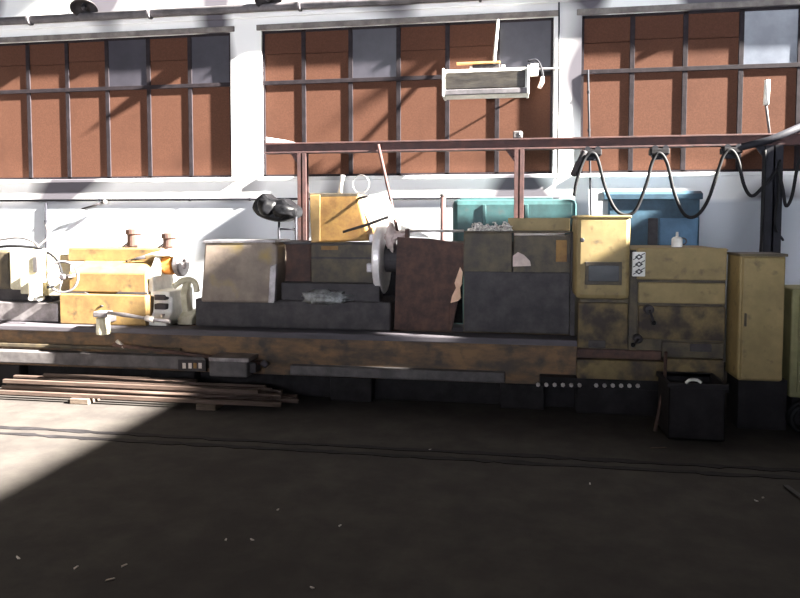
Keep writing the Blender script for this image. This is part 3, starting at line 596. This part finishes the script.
# ================================================================== RIGHT CABINETS
cy_ = 5.5
x0, x1 = X(740,cy_,310), X(786,cy_,310)
t = thing('electrical_cabinet', 'tall narrow yellow cabinet standing right of the headstock', 'cabinet', ((x0+x1)/2, cy_+.17, 0))
z0, z1 = Z(382,cy_,763), Z(255,cy_,763)
obj('body', MB().box(x0,x1,cy_+.02,cy_+.34,z0,z1,.02), YEL2, t)
dr = obj('door', MB().box(x0+.015,x1-.012,cy_-.004,cy_+.03,z0+.015,z1-.02,.01), YEL2, t)
obj('door_handle', MB().box(x0+.03,x0+.045,cy_-.02,cy_,(z0+z1)/2-.06,(z0+z1)/2+.04,.004), OLIVE, dr)
obj('top_edge', MB().box(x0-.006,x1+.006,cy_,cy_+.345,z1-.012,z1+.008,.004), OLIVE, t)
obj('plinth', MB().box(x0+.02,x1+.05,cy_+.06,cy_+.34,0,z0+.005,.006), BLK, t)
x0 = X(791,5.6,340)
t = thing('green_cabinet', 'yellow-green cabinet cut off by the right edge', 'cabinet', (x0+.35, 5.8, 0))
z0, z1 = Z(398,5.6,800), Z(289,5.6,800)
obj('body', MB().box(x0,x0+.7,5.6,6.0,z0,z1,.015), GREENY, t); obj('plinth', MB().box(x0+.03,x0+.68,5.63,6.0,0,z0+.003,.006), BLK, t); obj('door', MB().box(x0+.05,x0+.65,5.585,5.61,z0+.04,z1-.04,.006), GREENY, t)
c = P(799,405,5.45)
obj('hose_coil', MB().ring((c.x+.06,5.5,.13),(0,1,.15),.11,.02).ring((c.x+.06,5.46,.125),(0,1,.15),.105,.02), RUBBER, None, 'coil of black hose at the foot of yellow-green cabinet', 'hose')
# wall of cables from the dark post to the cabinet
obj('cable', MB().tube(curve_pts([P(765,150,by-.1),P(764,190,by-.12),P(762,230,by-.16),P(760,262,6.6),P(757,300,6.4),P(755,380,6.2)]),.014,8), RUBBER, None, 'black cable dropping down the dark right post', 'cable')
obj('cable', MB().tube(curve_pts([P(783,240,7.3),P(775,225,7.1),P(779,190,by-.12),P(780,160,by-.1)]),.012,8), RUBBER, None, 'thin cable rising along right side of the dark post', 'cable')
# low bin
b0 = PZ(668,440,0); b1 = PZ(722,440,0)
t = thing('scrap_bin', 'low black scrap bin in front of the headstock', 'bin', ((b0.x+b1.x)/2,b0.y+.2,0))
yb = b0.y; zt = Z(384,yb,694)
m = MB(); xa, xb = b0.x, b1.x
m.box(xa,xb,yb,yb+.012,.01,zt,.003).box(xa,xb,yb+.36,yb+.372,.01,zt,.003).box(xa,xa+.012,yb,yb+.37,.01,zt,.003).box(xb-.012,xb,yb,yb+.37,.01,zt,.003).box(xa,xb,yb,yb+.37,.01,.022,.003)
obj('shell', m, BLK, t)
obj('rim', MB().box(xa-.015,xb+.015,yb-.015,yb+.01,zt-.03,zt+.005,.005).box(xa-.015,xb+.015,yb+.36,yb+.385,zt-.03,zt+.005,.005).box(xa-.015,xa+.01,yb,yb+.37,zt-.03,zt+.005,.005).box(xb-.01,xb+.015,yb,yb+.37,zt-.03,zt+.005,.005), BLK, t)
obj('handle', MB().tube(curve_pts([P(686,383,yb-.02),P(690,380,yb-.03),P(697,380,yb-.03),P(701,382.5,yb-.02)]),.011,8), WHITE, t, label='white glint on the rim, built as a tube')  # white tube put in as the glint on the bin rim
a = PZ(655,431,.012); b = P(666,352,5.62)
obj('iron_rod', MB().tube([a, a.lerp(b,.6)+Vector((.015,-.02,0)), b],.013,8), RUST, None, 'thin rusty rod leaning on the headstock beside the bin', 'rod')
# ================================================================== BAR STOCK ON THE FLOOR
xa, xb = X(2,5.55,395), X(300,5.55,395)
for i,u in enumerate((92,215)):
    x = X(u,5.55,398); obj('wooden_bearer', MB().box(x-.09,x+.09,5.36,5.76,0,.05,.006), WOODG, None, ['wooden block under the bars near their left end','wooden block under the bars nearer their right end'][i], 'wood block')
bars = []
lay = [(.051,5,[5.40,5.47,5.54,5.61,5.68]),(.087,4,[5.45,5.53,5.60,5.67]),(.123,3,[5.52,5.60,5.68]),(.159,1,[5.66])]
LB = {(0,0):'front lowest rusty bar of the stack on floor',(3,0):'topmost single bar of the stack beside the bed'}
for li,(z,n,ys) in enumerate(lay):
    for k,y in enumerate(ys):
        s = .017; l0 = xa+random.uniform(0,.22)+(.18 if li==3 else 0); l1 = xb-random.uniform(0,.15)-(.9 if li==3 else .12*li)
        if li==3: l0 = X(40,5.6,380)
        m = MB()
        if (li+k)%2: m.tube([(l0,y,z+s),(l1,y,z+s)], s, 12)
        else: m.box(l0,l1,y-s,y+s,z,z+2*s,.003)
        lb = LB.get((li,k), 'long rusty steel bar inside the stack on the floor')
        obj('steel_bar', m, BARM, None, lb, 'steel bar', 'steel bars stacked before the bed')
# scraps on the floor
for i,(u,v) in enumerate(((76,568),(110,580),(124,566),(18,558),(278,510),(226,540),(252,540),(312,588),(340,526),(658,448),(763,498),(756,501),(430,450),(590,484))):
    c = PZ(u,v,0); a_ = random.uniform(0,3.1); d = Vector((math.cos(a_),math.sin(a_),0)); n_ = Vector((-d.y,d.x,0)); l = random.uniform(.008,.022) if u!=658 else .06; w_ = .004
    if u==658: d = Vector((1,.25,0)); n_ = Vector((-.25,1,0))
    m = MB().poly([c-d*l-n_*w_, c+d*l-n_*w_*.5, c+d*l*.8+n_*w_, c-d*l*.6+n_*w_*1.3],(0,0,.005),0)
    obj('metal_chip', m, BRIGHT if u!=658 else WOODG, None, 'tiny pale chip lying on the open dark floor' if u!=658 else 'thin pale sliver on the floor before the bin', 'chip', 'pale chips scattered on the floor')
a, b = PZ(783,486,.01), PZ(812,508,.01)
obj('floor_strip', MB().poly([a,a+Vector((.03,0,0)),b+Vector((.03,0,0)),b],(0,0,.008),0), DARK, None, 'dark strip lying across the floor at the right edge', 'strip')
# ================================================================== LIGHT
sun = bpy.data.lights.new('sun','SUN'); so = bpy.data.objects.new('sun', sun); COL.objects.link(so)
sun.energy = 120.0; sun.angle = R(1.2); sun.color = (1,.95,.86)
so.location = (12,-3,12)
so.rotation_euler = Vector((-1.9,.28,-1.15)).to_track_quat('-Z','Y').to_euler()
W = bpy.data.worlds.new('sky'); S.world = W; W.use_nodes = True
N = W.node_tree.nodes; LK = W.node_tree.links; bg = N['Background']; bg.inputs['Color'].default_value = (.86,.90,1,1)
tc = N.new('ShaderNodeTexCoord'); sp = N.new('ShaderNodeSeparateXYZ'); LK.new(tc.outputs['Generated'], sp.inputs[0])   # added fill glow on the camera side, entering through the gate
mr = N.new('ShaderNodeMapRange'); mr.interpolation_type = 'SMOOTHSTEP'
mr.inputs['From Min'].default_value = -.80; mr.inputs['From Max'].default_value = -.95; mr.inputs['To Min'].default_value = .15; mr.inputs['To Max'].default_value = 27
LK.new(sp.outputs['Y'], mr.inputs['Value']); LK.new(mr.outputs[0], bg.inputs['Strength'])
vs = S.view_settings; vs.view_transform = 'Standard'; vs.look = 'None'; vs.gamma = 1; vs.exposure = 0; vs.use_curve_mapping = False
